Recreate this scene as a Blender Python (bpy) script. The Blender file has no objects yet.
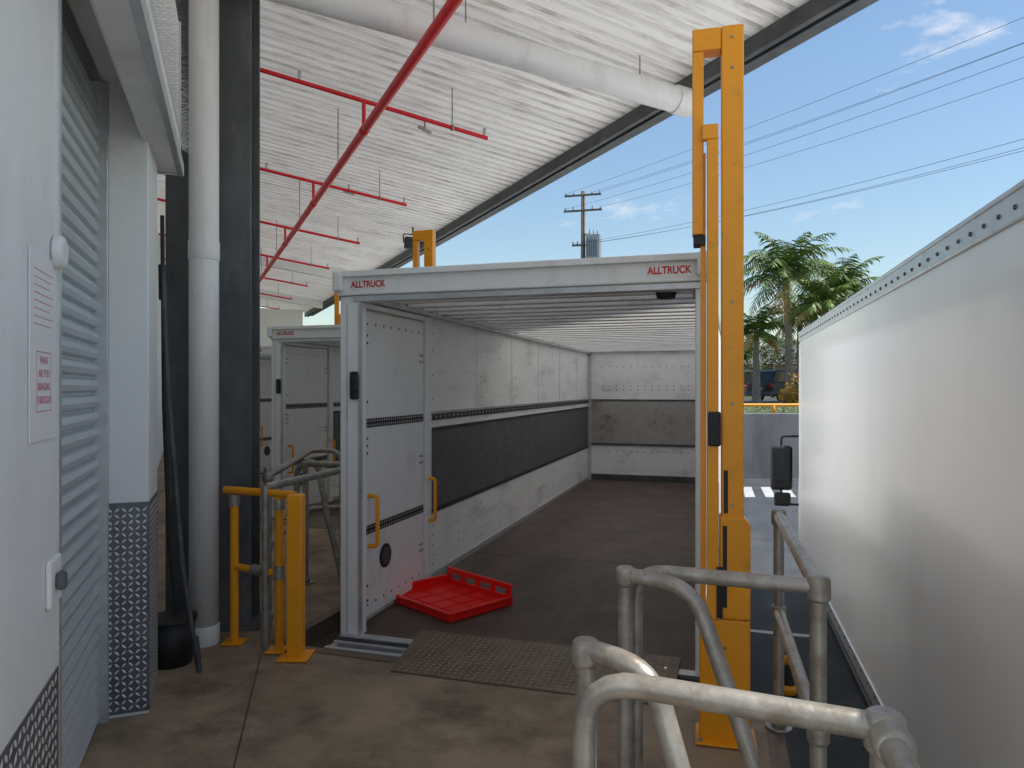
import bpy, bmesh, math, random
from mathutils import Vector, Matrix
random.seed(7)
scene = bpy.context.scene
COL = scene.collection
R = math.radians

# ------------------------------------------------------------ materials
def mat(name, col, rough=0.6, metal=0.0, var=0.12, scale=3.0, dirt=None, dirt_amt=0.4, dirt_scale=2.0,
        dirt_lo=0.5, dirt_hi=0.75, stretch=(1,1,1), bump=0.0, bscale=40.0, coat=0.0, spec=0.5, transl=0.0):
    m = bpy.data.materials.new(name); m.use_nodes = True
    nt = m.node_tree; N = nt.nodes; Lk = nt.links
    p = N["Principled BSDF"]
    p.inputs["Roughness"].default_value = rough
    p.inputs["Metallic"].default_value = metal
    p.inputs["Specular IOR Level"].default_value = spec
    if coat: p.inputs["Coat Weight"].default_value = coat; p.inputs["Coat Roughness"].default_value = 0.1
    tc = N.new("ShaderNodeTexCoord")
    mp = N.new("ShaderNodeMapping"); mp.inputs["Scale"].default_value = stretch
    Lk.new(tc.outputs["Object"], mp.inputs["Vector"])
    n1 = N.new("ShaderNodeTexNoise"); n1.inputs["Scale"].default_value = scale
    n1.inputs["Detail"].default_value = 3; n1.inputs["Roughness"].default_value = 0.6
    Lk.new(mp.outputs[0], n1.inputs["Vector"])
    r1 = N.new("ShaderNodeValToRGB")
    r1.color_ramp.elements[0].position = 0.3; r1.color_ramp.elements[1].position = 0.7
    r1.color_ramp.elements[0].color = tuple(max(0, c*(1-var)) for c in col)+(1,)
    r1.color_ramp.elements[1].color = tuple(min(1, c*(1+var)) for c in col)+(1,)
    Lk.new(n1.outputs["Fac"], r1.inputs["Fac"])
    out = r1.outputs["Color"]
    if dirt:
        n2 = N.new("ShaderNodeTexNoise"); n2.inputs["Scale"].default_value = dirt_scale
        n2.inputs["Detail"].default_value = 6; n2.inputs["Roughness"].default_value = 0.7
        Lk.new(mp.outputs[0], n2.inputs["Vector"])
        r2 = N.new("ShaderNodeMapRange"); r2.inputs["From Min"].default_value = dirt_lo; r2.inputs["From Max"].default_value = dirt_hi
        r2.inputs["To Max"].default_value = dirt_amt
        Lk.new(n2.outputs["Fac"], r2.inputs["Value"])
        mx = N.new("ShaderNodeMix"); mx.data_type = 'RGBA'
        Lk.new(r2.outputs["Result"], mx.inputs["Factor"]); Lk.new(out, mx.inputs["A"])
        mx.inputs["B"].default_value = tuple(dirt)+(1,)
        out = mx.outputs["Result"]
    Lk.new(out, p.inputs["Base Color"])
    if bump:
        n3 = N.new("ShaderNodeTexNoise"); n3.inputs["Scale"].default_value = bscale; n3.inputs["Detail"].default_value = 3
        Lk.new(tc.outputs["Object"], n3.inputs["Vector"])
        b = N.new("ShaderNodeBump"); b.inputs["Strength"].default_value = bump; b.inputs["Distance"].default_value = 0.01
        Lk.new(n3.outputs["Fac"], b.inputs["Height"]); Lk.new(b.outputs[0], p.inputs["Normal"])
    if transl:
        t = N.new("ShaderNodeBsdfTranslucent"); Lk.new(out, t.inputs["Color"])
        ms = N.new("ShaderNodeMixShader"); ms.inputs[0].default_value = transl
        Lk.new(p.outputs[0], ms.inputs[1]); Lk.new(t.outputs[0], ms.inputs[2]); Lk.new(ms.outputs[0], N["Material Output"].inputs["Surface"])
    return m

WHITE = mat("white_painted_panel", (0.86,0.86,0.84), 0.4, var=0.03, dirt=(0.30,0.26,0.21), dirt_amt=0.5, dirt_scale=2.6, dirt_lo=0.55, dirt_hi=0.8, stretch=(1,1,0.6))
WHITEIN = mat("scuffed_interior_white", (0.88,0.87,0.85), 0.5, var=0.04, dirt=(0.25,0.21,0.17), dirt_amt=0.6, dirt_scale=2.6, dirt_lo=0.53, dirt_hi=0.8, stretch=(1,0.5,1.6))
TRUCKROOF = mat("truck_roof_added_translucency", (0.92,0.92,0.90), 0.5, var=0.04, transl=0.65)  # translucency added so daylight reaches the truck interior
GLOSS = mat("glossy_white_truck_paint", (0.89,0.89,0.88), 0.28, var=0.02, dirt=(0.5,0.46,0.4), dirt_amt=0.25, dirt_scale=1.6, dirt_lo=0.52, dirt_hi=0.9, stretch=(1,1,0.35), coat=0.3)
CEIL = mat("canopy_soffit_added_translucency", (0.88,0.85,0.80), 0.65, var=0.07, scale=1.2, dirt=(0.34,0.27,0.20), dirt_amt=0.65, dirt_scale=7.0, dirt_lo=0.50, dirt_hi=0.72, stretch=(0.3,2.4,1), transl=0.13)  # translucency added as daylight fill for the dock under the canopy
RIBL = mat("soffit_groove_shade", (0.42,0.37,0.31), 0.8, var=0.4, scale=3)  # dark tone painted in for shade inside the rib grooves
DKSTEEL = mat("dark_steel", (0.075,0.08,0.085), 0.55, 0.2, var=0.25, scale=6, dirt=(0.2,0.18,0.16), dirt_amt=0.5, dirt_scale=5)
COLM = mat("grey_column_paint", (0.10,0.105,0.11), 0.6, 0.0, var=0.3, scale=5, dirt=(0.22,0.21,0.19), dirt_amt=0.6, dirt_scale=6, stretch=(1,1,0.4))
GALV = mat("galvanised_steel", (0.38,0.36,0.325), 0.42, 0.5, var=0.22, scale=14, dirt=(0.18,0.125,0.075), dirt_amt=0.8, dirt_scale=9, dirt_lo=0.47, bump=0.15, bscale=60)
ALU = mat("aluminium_trim", (0.58,0.59,0.60), 0.35, 0.5, var=0.08, scale=10, dirt=(0.2,0.18,0.15), dirt_amt=0.35, dirt_scale=6)
PVC = mat("white_pvc_pipe", (0.86,0.85,0.83), 0.4, var=0.04, dirt=(0.35,0.3,0.25), dirt_amt=0.4, dirt_scale=3, stretch=(1,1,0.3))
YEL = mat("yellow_safety_paint", (0.95,0.37,0.008), 0.4, var=0.04, scale=8, dirt=(0.30,0.14,0.03), dirt_amt=0.45, dirt_scale=7, dirt_lo=0.58, dirt_hi=0.78)
REDP = mat("red_sprinkler_paint", (0.80,0.02,0.03), 0.4, var=0.12, scale=6)
REDC = mat("red_crate_plastic", (0.95,0.015,0.01), 0.35, var=0.04, scale=8)
BLACK = mat("black_rubber", (0.02,0.02,0.022), 0.6, var=0.3, scale=12)
GREYP = mat("grey_carpet_panel", (0.105,0.105,0.11), 0.75, var=0.18, scale=20, dirt=(0.25,0.23,0.21), dirt_amt=0.4, dirt_scale=6)
MARBLE = mat("scuffed_grey_panel", (0.46,0.43,0.40), 0.6, var=0.25, scale=3, dirt=(0.15,0.13,0.11), dirt_amt=0.9, dirt_scale=3, dirt_lo=0.42, dirt_hi=0.7)
TFLOOR = mat("truck_floor_coating", (0.085,0.054,0.04), 0.6, var=0.3, scale=2.5, dirt=(0.19,0.14,0.105), dirt_amt=0.6, dirt_scale=2.2, dirt_lo=0.45, dirt_hi=0.75, stretch=(1.2,0.7,1), bump=0.3, bscale=120)
CONC = mat("stained_dock_concrete", (0.34,0.255,0.17), 0.68, var=0.22, scale=1.1, dirt=(0.085,0.06,0.038), dirt_amt=0.85, dirt_scale=1.9, dirt_lo=0.45, dirt_hi=0.68, bump=0.4, bscale=70)
YARD = mat("yard_concrete", (0.42,0.42,0.41), 0.8, var=0.12, scale=0.8, dirt=(0.26,0.26,0.26), dirt_amt=0.5, dirt_scale=0.6)
YARDSHADE = mat("yard_shade_tone", (0.075,0.08,0.088), 0.9, var=0.2, scale=1.5, dirt=(0.13,0.13,0.13), dirt_amt=0.5, dirt_scale=1.2, bump=0.3, bscale=50, spec=0.25)  # dark blue-grey standing in for shade on the yard ground
ASPH = mat("asphalt", (0.055,0.055,0.058), 0.85, var=0.2, scale=3)
GRASS = mat("verge_grass", (0.10,0.12,0.04), 0.9, var=0.4, scale=1.5, dirt=(0.2,0.16,0.08), dirt_amt=0.7, dirt_scale=0.5)
RETW = mat("retaining_wall_concrete", (0.20,0.195,0.19), 0.8, var=0.2, scale=1.5, dirt=(0.09,0.08,0.07), dirt_amt=0.7, dirt_scale=1.0, stretch=(1,1,0.3))
RUST = mat("worn_steel_plate", (0.17,0.12,0.082), 0.5, 0.2, var=0.25, scale=5, dirt=(0.28,0.2,0.13), dirt_amt=0.6, dirt_scale=3)
RUSTHI = mat("worn_plate_tread", (0.40,0.34,0.28), 0.35, 0.4, var=0.2, scale=9)
SLAT = mat("roller_door_slat", (0.56,0.61,0.63), 0.35, 0.15, var=0.06, dirt=(0.3,0.29,0.27), dirt_amt=0.4, dirt_scale=3, stretch=(1,1,2))
CREAM = mat("cream_wall_panel", (0.86,0.86,0.84), 0.5, var=0.03, dirt=(0.45,0.41,0.36), dirt_amt=0.35, dirt_scale=1.6, dirt_lo=0.52, stretch=(1,1,0.5))
PLATE = mat("checker_plate", (0.15,0.16,0.17), 0.4, 0.4, var=0.25, scale=6)
PLATEHI = mat("checker_plate_ridges", (0.8,0.8,0.79), 0.3, 0.3, var=0.1, scale=20)
PAPER = mat("sign_paper", (0.84,0.82,0.80), 0.6, var=0.02)
PINK = mat("faded_red_print", (0.62,0.30,0.32), 0.6, var=0.08, scale=20)
GLASS = mat("dark_glass", (0.02,0.025,0.03), 0.08, var=0.1)
JOINT = mat("joint_sealant", (0.06,0.048,0.038), 0.8, var=0.3, scale=5)
WOOD = mat("pole_timber", (0.14,0.11,0.085), 0.8, var=0.25, scale=4)
TRUNK = mat("palm_trunk_bark", (0.26,0.21,0.16), 0.85, var=0.3, scale=5, bump=0.5, bscale=14)
PALM = mat("palm_frond", (0.115,0.18,0.03), 0.5, var=0.6, scale=1.3)
PALMD = mat("palm_dry_frond", (0.45,0.27,0.07), 0.7, var=0.3, scale=2)
LEAF = mat("tree_leaves", (0.08,0.12,0.035), 0.6, var=0.6, scale=1.0)
FLOWER = mat("yellow_croton_leaves", (0.60,0.34,0.03), 0.6, var=0.4, scale=3)
REDTXT = mat("red_lettering", (0.55,0.02,0.03), 0.4, var=0.05)
CARP = mat("black_car_paint", (0.02,0.022,0.025), 0.4, 0.0, var=0.05)
BRICK = mat("house_wall_brick", (0.32,0.2,0.14), 0.8, var=0.15, scale=6)
ROOFM = mat("house_roof", (0.18,0.17,0.17), 0.7, var=0.1)
TAIL = mat("tail_light", (0.5,0.01,0.01), 0.2, var=0.05)
LINEW = mat("white_road_paint", (0.55,0.55,0.53), 0.7, var=0.08, dirt=(0.22,0.22,0.22), dirt_amt=0.6, dirt_scale=4)
WIRE = mat("cable_black", (0.03,0.03,0.035), 0.6, var=0.1)
CERAM = mat("transformer_grey", (0.32,0.36,0.37), 0.5, var=0.05)

# ------------------------------------------------------------ helpers
def empty(name, loc=(0,0,0), rz=0.0):
    e = bpy.data.objects.new(name, None); e.location = loc; e.rotation_euler = (0,0,rz)
    e.empty_display_size = 0.2
    COL.objects.link(e); return e
def link(o, parent=None):
    COL.objects.link(o)
    if parent: o.parent = parent
    return o
def mesh_obj(name, verts, faces, m, parent=None, smooth=False):
    me = bpy.data.meshes.new(name); me.from_pydata([tuple(v) for v in verts], [], faces); me.update()
    me.materials.append(m)
    if smooth:
        for p in me.polygons: p.use_smooth = True
    return link(bpy.data.objects.new(name, me), parent)
def recalc(o):
    bm = bmesh.new(); bm.from_mesh(o.data); bmesh.ops.recalc_face_normals(bm, faces=bm.faces); bm.to_mesh(o.data); bm.free()
def bevel(o, w, seg=2):
    b = o.modifiers.new("bevel", 'BEVEL'); b.width = w; b.segments = seg; b.limit_method = 'ANGLE'; b.angle_limit = R(40)
def box(name, x0,x1,y0,y1,z0,z1, m, parent=None, bev=0.004):
    v = [(x,y,z) for z in (z0,z1) for y in (y0,y1) for x in (x0,x1)]
    f = [(0,2,3,1),(4,5,7,6),(0,1,5,4),(2,6,7,3),(0,4,6,2),(1,3,7,5)]
    o = mesh_obj(name, v, f, m, parent)
    if bev: bevel(o, bev)
    return o
def boxes(name, lst, m, parent=None, bev=0):
    V=[];F=[]
    for (x0,x1,y0,y1,z0,z1) in lst:
        b=len(V)
        V += [(x,y,z) for z in (z0,z1) for y in (y0,y1) for x in (x0,x1)]
        F += [tuple(b+i for i in f) for f in [(0,2,3,1),(4,5,7,6),(0,1,5,4),(2,6,7,3),(0,4,6,2),(1,3,7,5)]]
    o = mesh_obj(name, V, F, m, parent)
    if bev: bevel(o, bev)
    return o
def fillet(pts, r, n=6):
    pts=[Vector(p) for p in pts]; out=[pts[0]]
    for i in range(1,len(pts)-1):
        a,b,c = pts[i-1],pts[i],pts[i+1]
        d1=(a-b); d2=(c-b); rr=min(r, d1.length*0.48, d2.length*0.48)
        p=b+d1.normalized()*rr; q=b+d2.normalized()*rr
        for k in range(n+1):
            t=k/n; out.append(p*(1-t)**2 + b*2*t*(1-t) + q*t*t)
    out.append(pts[-1]); return out
def pipe(name, pts, r, m, parent=None, fr=0.0, res=5):
    if fr: pts = fillet(pts, fr)
    cu = bpy.data.curves.new(name, 'CURVE'); cu.dimensions='3D'; cu.bevel_depth=r; cu.bevel_resolution=res; cu.use_fill_caps=True
    s = cu.splines.new('POLY'); s.points.add(len(pts)-1)
    for i,p in enumerate(pts): s.points[i].co = (p[0],p[1],p[2],1)
    cu.materials.append(m)
    for s in cu.splines: s.use_smooth = True
    return link(bpy.data.objects.new(name, cu), parent)
def cyl(name, p0, p1, r0, r1, m, parent=None, seg=28, bev=0.0, bseg=2):
    p0=Vector(p0);p1=Vector(p1); d=p1-p0
    bm=bmesh.new(); bmesh.ops.create_cone(bm, cap_ends=True, segments=seg, radius1=r0, radius2=r1, depth=d.length)
    q=d.to_track_quat('Z','Y'); M=Matrix.Translation((p0+p1)/2)@q.to_matrix().to_4x4()
    bmesh.ops.transform(bm, matrix=M, verts=bm.verts)
    me=bpy.data.meshes.new(name); bm.to_mesh(me); bm.free(); me.materials.append(m)
    for p in me.polygons: p.use_smooth = len(p.vertices)==4
    o=link(bpy.data.objects.new(name,me),parent)
    if bev: bevel(o,bev,bseg)
    return o
def discs(name, pts, r, normal, m, parent=None, seg=10, h=0.003):
    n=Vector(normal).normalized(); q=n.to_track_quat('Z','Y'); V=[];F=[]
    for p in pts:
        p=Vector(p); b=len(V)
        for k in range(seg):
            a=2*math.pi*k/seg
            V.append(p+q@Vector((r*math.cos(a),r*math.sin(a),0)))
        for k in range(seg):
            a=2*math.pi*k/seg
            V.append(p+q@Vector((r*0.75*math.cos(a),r*0.75*math.sin(a),h)))
        F.append(tuple(b+seg+k for k in range(seg)))
        for k in range(seg): F.append((b+k,b+(k+1)%seg,b+seg+(k+1)%seg,b+seg+k))
    return mesh_obj(name,V,F,m,parent)
def diamonds(name, org, u, v, w, h, pitch, m, parent=None, ht=0.002, ln=0.42, wd=0.13):
    u=Vector(u).normalized(); v=Vector(v).normalized(); n=u.cross(v); org=Vector(org); V=[];F=[]
    nu=int(w/pitch); nv=int(h/pitch)
    for i in range(nu):
        for j in range(nv):
            c=org+u*(i+0.5)*pitch+v*(j+0.5)*pitch
            a=R(45) if (i+j)%2 else R(-45)
            d=(u*math.cos(a)+v*math.sin(a)); e=(-u*math.sin(a)+v*math.cos(a)); b=len(V)
            L=pitch*ln*1.25; W_=pitch*wd*1.2
            V += [c+d*L, c+e*W_, c-d*L, c-e*W_, c+n*ht]
            F += [(b,b+1,b+4),(b+1,b+2,b+4),(b+2,b+3,b+4),(b+3,b,b+4)]
    return mesh_obj(name,V,F,m,parent)
def extrude_profile(name, prof, x0, x1, m, parent=None, bev=0.0, seg=3):
    n=len(prof)
    V=[(x0,p[0],p[1]) for p in prof]+[(x1,p[0],p[1]) for p in prof]
    F=[tuple(range(n)),tuple(range(2*n-1,n-1,-1))]+[(i,(i+1)%n,n+(i+1)%n,n+i) for i in range(n)]
    o=mesh_obj(name,V,F,m,parent); recalc(o)
    if bev: bevel(o,bev,seg)
    return o
def text(name, s, size, loc, rot, m, parent=None, ext=0.001, sx=1.0, off=0.03):
    cu=bpy.data.curves.new(name,'FONT'); cu.body=s; cu.size=size; cu.extrude=ext; cu.align_x='CENTER'; cu.align_y='CENTER'; cu.offset=size*off
    cu.materials.append(m)
    o=bpy.data.objects.new(name,cu); o.location=loc; o.rotation_euler=rot; o.scale=(sx,1,1)
    return link(o,parent)
def wheel(name, c, r, w, parent):   # axle along x
    x,y,z=c
    cyl(name+"_tyre",(x-w/2,y,z),(x+w/2,y,z),r,r,BLACK,parent,32,0.03)
    cyl(name+"_rim",(x-w/2-0.01,y,z),(x+w/2+0.01,y,z),r*0.55,r*0.55,ALU,parent,24,0.01)
    cyl(name+"_hub",(x-w/2-0.04,y,z),(x+w/2+0.04,y,z),r*0.2,r*0.2,DKSTEEL,parent,16)

# ------------------------------------------------------------ ground
G=-1.1
mesh_obj("ground",[(-3000,-3000,G),(3000,-3000,G),(3000,3000,G),(-3000,3000,G)],[(0,1,2,3)],YARD)
mesh_obj("yard_shade_patch",[(0.9,3.7,G+0.005),(3.6,3.2,G+0.005),(5.5,9.0,G+0.005),(12.0,20.95,G+0.005),(1.5,20.95,G+0.005)],[(0,1,2,3,4)],YARDSHADE)  # added dark sheet, paints the shaded yard between the trucks
TZ=0.78
mesh_obj("terrain",[(-3000,21.3,TZ),(3000,21.3,TZ),(3000,3000,TZ),(-3000,3000,TZ)],[(0,1,2,3)],GRASS)
box("retaining_wall",-60,60,21.0,21.3,G-0.1,TZ+0.05,RETW,None,0.02)
mesh_obj("road",[(-400,36,TZ+0.004),(400,36,TZ+0.004),(400,52,TZ+0.004),(-400,52,TZ+0.004)],[(0,1,2,3)],ASPH)
box("kerb",-400,400,35.75,36,TZ-0.1,TZ+0.13,RETW,None,0.02)
hv=[];hf=[]
for i in range(14):
    x=4.2+i*0.5; b=len(hv); hv+=[(x,17.6,G+0.010),(x+0.25,17.6,G+0.010),(x+0.75,19.4,G+0.010),(x+0.5,19.4,G+0.010)]; hf.append((b,b+1,b+2,b+3))
mesh_obj("road_marking",hv,hf,LINEW)
gr=empty("yellow_guard_rail",(0,22.0,0))
pipe("rail",[(-10,0,1.05),(40,0,1.05)],0.05,YEL,gr)
for i in range(26): cyl("post_%d"%i,(-10+2*i,0,TZ),(-10+2*i,0,1.05),0.05,0.05,YEL,gr,12)

# ------------------------------------------------------------ dock
dock=[(0.014,-1.0),(1.33,3.6),(-1.44,4.49),(-0.383,7.75),(-3.29,8.69),(-2.233,11.95),(-5.14,12.89),(-4.083,16.15),(-6.99,17.09),(-5.93,20.35),(-9.0,20.9),(-12,20.8),(-3.0,3.6),(-1.2,-1.0)]
n=len(dock)
V=[(x,y,0) for x,y in dock]+[(x,y,G) for x,y in dock]
F=[tuple(range(n))]+[(i,n+i,n+(i+1)%n,(i+1)%n) for i in range(n)]
o=mesh_obj("loading_dock",V,F,CONC); recalc(o); bevel(o,0.02,2)
def edge_strip(name,a,b,par):
    a=Vector(a+(0,));b=Vector(b+(0,)); d=(b-a).normalized(); nrm=Vector((-d.y,d.x,0))
    w=0.07
    V=[a+nrm*-0.004+Vector((0,0,0.004)),b+nrm*-0.004+Vector((0,0,0.004)),b+nrm*w+Vector((0,0,0.004)),a+nrm*w+Vector((0,0,0.004)),
       a+nrm*-0.004+Vector((0,0,-0.12)),b+nrm*-0.004+Vector((0,0,-0.12))]
    return mesh_obj(name,V,[(0,1,2,3),(0,4,5,1)],RUST,par)
ne=empty("dock_edge_nosing")
for i,(a,b) in enumerate([((0.014,-1.0),(1.33,3.6)),((1.33,3.6),(-1.44,4.49)),((-1.44,4.49),(-0.383,7.75)),((-0.383,7.75),(-3.29,8.69))]):
    edge_strip("strip_%d"%i,a,b,ne)
def joint(name,a,b,w=0.008):
    a=Vector(a+(0.0035,));b=Vector(b+(0.0035,)); d=(b-a).normalized(); nrm=Vector((-d.y,d.x,0))*w/2
    mesh_obj(name,[a-nrm,b-nrm,b+nrm,a+nrm],[(0,1,2,3)],JOINT,ne)
joint("slab_joint_0",(-1.50,4.30),(-0.98,2.3),0.006)
for (x,y) in [(-0.9,4.33),(0.7,3.8)]:
    bb=empty("dock_bumper",(x,y,0),R(-18)); 
    box("rubber",-0.15,0.15,0.0,0.11,-0.5,-0.12,BLACK,bb,0.02); box("bracket",-0.17,0.17,-0.02,0.02,-0.55,-0.08,DKSTEEL,bb)

# ------------------------------------------------------------ open box truck
TR=R(-17)
def open_truck(loc, full=True):
    T=empty("box_truck",loc,TR); W=2.3;L=8.25;H=2.334
    box("floor",0.03,W-0.03,0.0,L,-0.10,0.0,TFLOOR,T,0)
    boxes("floor_sheet_joints",[(0.05,W-0.05,y,y+0.004,0.0,0.0012) for y in (2.4,4.8,7.2)],BLACK,T)
    box("left_wall",0,0.04,0.08,L,-0.12,H-0.06,WHITEIN,T,0)
    box("right_wall",W-0.04,W,0.06,L,-0.12,H-0.06,WHITEIN,T,0)
    box("front_wall",0.04,W-0.04,L-0.04,L,-0.12,H-0.06,WHITEIN,T,0)
    mesh_obj("roof",[(0,0.1,H-0.02),(W,0.1,H-0.02),(W,L,H-0.02),(0,L,H-0.02)],[(0,1,2,3)],TRUCKROOF,T)
    boxes("roof_edge_rails",[(-0.012,0.05,0.1,L,H-0.1,H-0.005),(W-0.05,W+0.012,0.1,L,H-0.1,H-0.005)],ALU,T,0.008)
    rb=[];y=0.3
    while y<L-0.1:
        rb.append((0.05,W-0.05,y,y+0.09,H-0.125,H-0.035)); y+=0.30
    boxes("roof_ribs",rb,WHITEIN,T,0.006)
    boxes("ceiling_side_rails",[(0.055,0.10,0.1,L-0.04,H-0.16,H-0.127),(W-0.10,W-0.055,0.1,L-0.04,H-0.16,H-0.127)],ALU,T,0.004)
    box("rear_header",-0.01,W+0.01,-0.03,0.10,H-0.145,H-0.004,WHITE,T,0.01)
    box("header_drip_lip",-0.02,W+0.02,-0.065,0.02,H-0.03,H+0.008,WHITE,T,0.004)
    box("header_lower_trim",0.1,W-0.02,-0.012,0.09,H-0.185,H-0.146,ALU,T,0.004)
    box("header_cap",-0.02,0.05,-0.07,0.1,H-0.12,H+0.014,WHITE,T,0.015)
    box("header_cap_right",W-0.05,W+0.02,-0.07,0.1,H-0.12,H+0.014,WHITE,T,0.015)
    boxes("rear_post",[(0.0,0.145,0.0,0.09,-0.16,H-0.146),(W-0.06,W,0.0,0.09,-0.16,H-0.146)],WHITE,T,0.008)
    boxes("post_seals",[(0.05,0.056,-0.004,0.0,-0.1,H-0.2),(0.135,0.152,-0.006,0.02,0.0,H-0.2)],ALU,T)
    box("door_latch",0.085,0.14,-0.035,0.0,1.52,1.70,BLACK,T,0.012)
    box("door_latch_pad",0.10,0.155,-0.055,-0.03,1.57,1.65,BLACK,T,0.012)
    box("sill",-0.0,W,-0.05,0.08,-0.18,-0.006,DKSTEEL,T,0.008)
    box("sill_edge",0.02,W-0.02,-0.045,0.03,-0.004,0.003,ALU,T,0.001)
    boxes("rear_step",[(0.0,0.55,-0.20,-0.16,-0.06,-0.02),(0.0,0.55,-0.09,-0.055,-0.06,-0.02),(0.0,0.04,-0.159,-0.091,-0.055,-0.03),(0.50,0.55,-0.159,-0.091,-0.055,-0.03),(0.05,0.1,-0.14,-0.05,-0.3,-0.07),(0.4,0.45,-0.14,-0.05,-0.3,-0.07)],ALU,T,0.006)
    x0=0.04
    box("side_door",x0,x0+0.028,0.16,1.18,0.03,2.12,WHITE,T,0.012)
    boxes("side_door_frame",[(x0,x0+0.045,1.20,1.30,0.0,2.17),(x0,x0+0.04,0.10,1.19,2.13,2.17)],WHITE,T,0.008)
    boxes("side_door_strips",[(x0+0.028,x0+0.034,0.18,1.16,1.325,1.385),(x0+0.028,x0+0.034,0.18,1.16,0.60,0.66)],BLACK,T,0.002)
    hs=[]
    for z in (1.34,1.37,0.615,0.645):
        hs += [(x0+0.0345,0.2+i*0.035,z) for i in range(28)]
    discs("strip_holes",hs,0.008,(1,0,0),ALU,T,8,0.001)
    hs=[(x0+0.0285,0.24+0.12*i,z) for i in range(8) for z in (0.12,2.03)]
    discs("door_rivets",hs,0.009,(1,0,0),DKSTEEL,T,8)
    hs=[(x0+0.0285,y,z) for y in (0.20,0.24) for z in (0.15,0.25,1.15,1.2,1.25,1.5,1.9,1.95)]+[(x0+0.0285,y,z) for y in (1.1,1.14) for z in (0.3,0.35,1.0,1.05,1.8,1.85)]
    discs("door_bolt_heads",hs,0.011,(1,0,0),DKSTEEL,T,8)
    cyl("vent_ring",(x0+0.028,0.50,0.40),(x0+0.036,0.50,0.40),0.085,0.085,BLACK,T,28)
    cyl("vent_grille",(x0+0.036,0.50,0.40),(x0+0.040,0.50,0.40),0.062,0.055,DKSTEEL,T,28)
    for k,(yy,za,zb) in enumerate([(0.25,0.52,0.86),(1.24,0.52,0.86)]):
        pipe("grab_handle_%d"%k,[(x0+0.03,yy,za),(x0+0.10,yy,za),(x0+0.10,yy,zb),(x0+0.03,yy,zb)],0.014,YEL,T,0.03)
    for tag,xa,xb,nx in (("left",x0,x0+0.012,1),("right",W-0.052,W-0.04,-1)):
        ys=1.32 if tag=="left" else 0.1
        boxes(tag+"_track",[(xa,xb,ys,L-0.05,1.325,1.375),(xa,xb,ys,L-0.05,1.235,1.262),(xa,xb,ys,L-0.05,0.55,0.585)],BLACK,T,0.001)
        box(tag+"_grey_panel",xa,xa+0.006 if nx>0 else xb,ys,L-0.05,0.585,1.235,GREYP,T,0)
        boxes(tag+"_top_track",[(xa,xb,ys,L-0.05,1.385,1.40)],ALU,T)
        boxes(tag+"_kick",[(xa,xb,ys,L-0.05,0.0,0.05)],ALU,T)
        hs=[(xb+0.0002 if nx>0 else xa-0.0002,ys+0.05+i*0.1,1.35) for i in range(int((L-ys-0.1)/0.1))]
        discs(tag+"_track_slots",hs,0.012,(nx,0,0),ALU,T,6,0.001)
        hs=[(xa+0.001,ys+0.1+0.6*i,z) for i in range(11) for z in (0.12,0.2,0.28,0.36,0.44,1.5,1.7,1.9,2.05)]
        if nx>0: discs(tag+"_wall_rivets",hs,0.007,(nx,0,0),DKSTEEL,T,6)
        for i in range(1,6):
            yy=ys+i*1.18
            box("%s_panel_joint_%d"%(tag,i),xa,xa+0.003 if nx>0 else xb,yy,yy+0.012,1.41,2.17,ALU,T,0)
    yb=L-0.04
    box("front_grey_panel",0.1,W-0.1,yb-0.01,yb,0.62,1.36,MARBLE,T,0)
    boxes("front_tracks",[(0.05,W-0.05,yb-0.02,yb,0.60,0.635),(0.05,W-0.05,yb-0.02,yb,1.365,1.39),(0.05,W-0.05,yb-0.02,yb,0.0,0.1)],DKSTEEL,T)
    boxes("front_corner_trim",[(0.04,0.1,yb-0.03,yb,0,2.2),(W-0.1,W-0.04,yb-0.03,yb,0,2.2)],ALU,T)
    discs("front_rivets",[(0.3+0.12*i,yb-0.001,z) for i in range(14) for z in (1.55,1.62,1.95,0.5)],0.01,(0,-1,0),DKSTEEL,T,6)
    cyl("interior_lamp",(2.05,0.35,H-0.19),(2.05,0.35,H-0.13),0.055,0.07,BLACK,T,20)
    for k,xx in enumerate((0.22,2.1)):
        box("label_%d"%k,xx-0.125,xx+0.125,-0.033,-0.03,H-0.118,H-0.042,PAPER,T,0)
        text("label_text_%d"%k,"ALLTRUCK",0.058,(xx,-0.0345,H-0.08),(R(90),0,0),REDTXT,T,0.0006,0.84)
    boxes("chassis_rails",[(0.65,0.75,0.2,L+1.9,-0.36,-0.14),(1.55,1.65,0.2,L+1.9,-0.36,-0.14)],DKSTEEL,T,0.01)
    boxes("cross_bearers",[(0.03,W-0.03,0.4+i*0.7,0.5+i*0.7,-0.14,-0.101) for i in range(11)],DKSTEEL,T)
    for k,xx in enumerate((0.2,0.48,W-0.48,W-0.2)): wheel("rear_wheel_%d"%k,(xx,2.0,G+0.42),0.42,0.22,T)
    cyl("rear_axle",(0.3,2.0,G+0.42),(2.0,2.0,G+0.42),0.07,0.07,DKSTEEL,T)
    for k,xx in enumerate((0.3,W-0.3)): wheel("front_wheel_%d"%k,(xx,L+0.85,G+0.42),0.42,0.24,T)
    boxes("rear_lamps",[(0.15,0.4,-0.03,0.02,-0.42,-0.30),(1.9,2.15,-0.03,0.02,-0.42,-0.30)],TAIL,T,0.01)
    cab(T,0.12,W-0.12,L+0.1)
    return T
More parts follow.
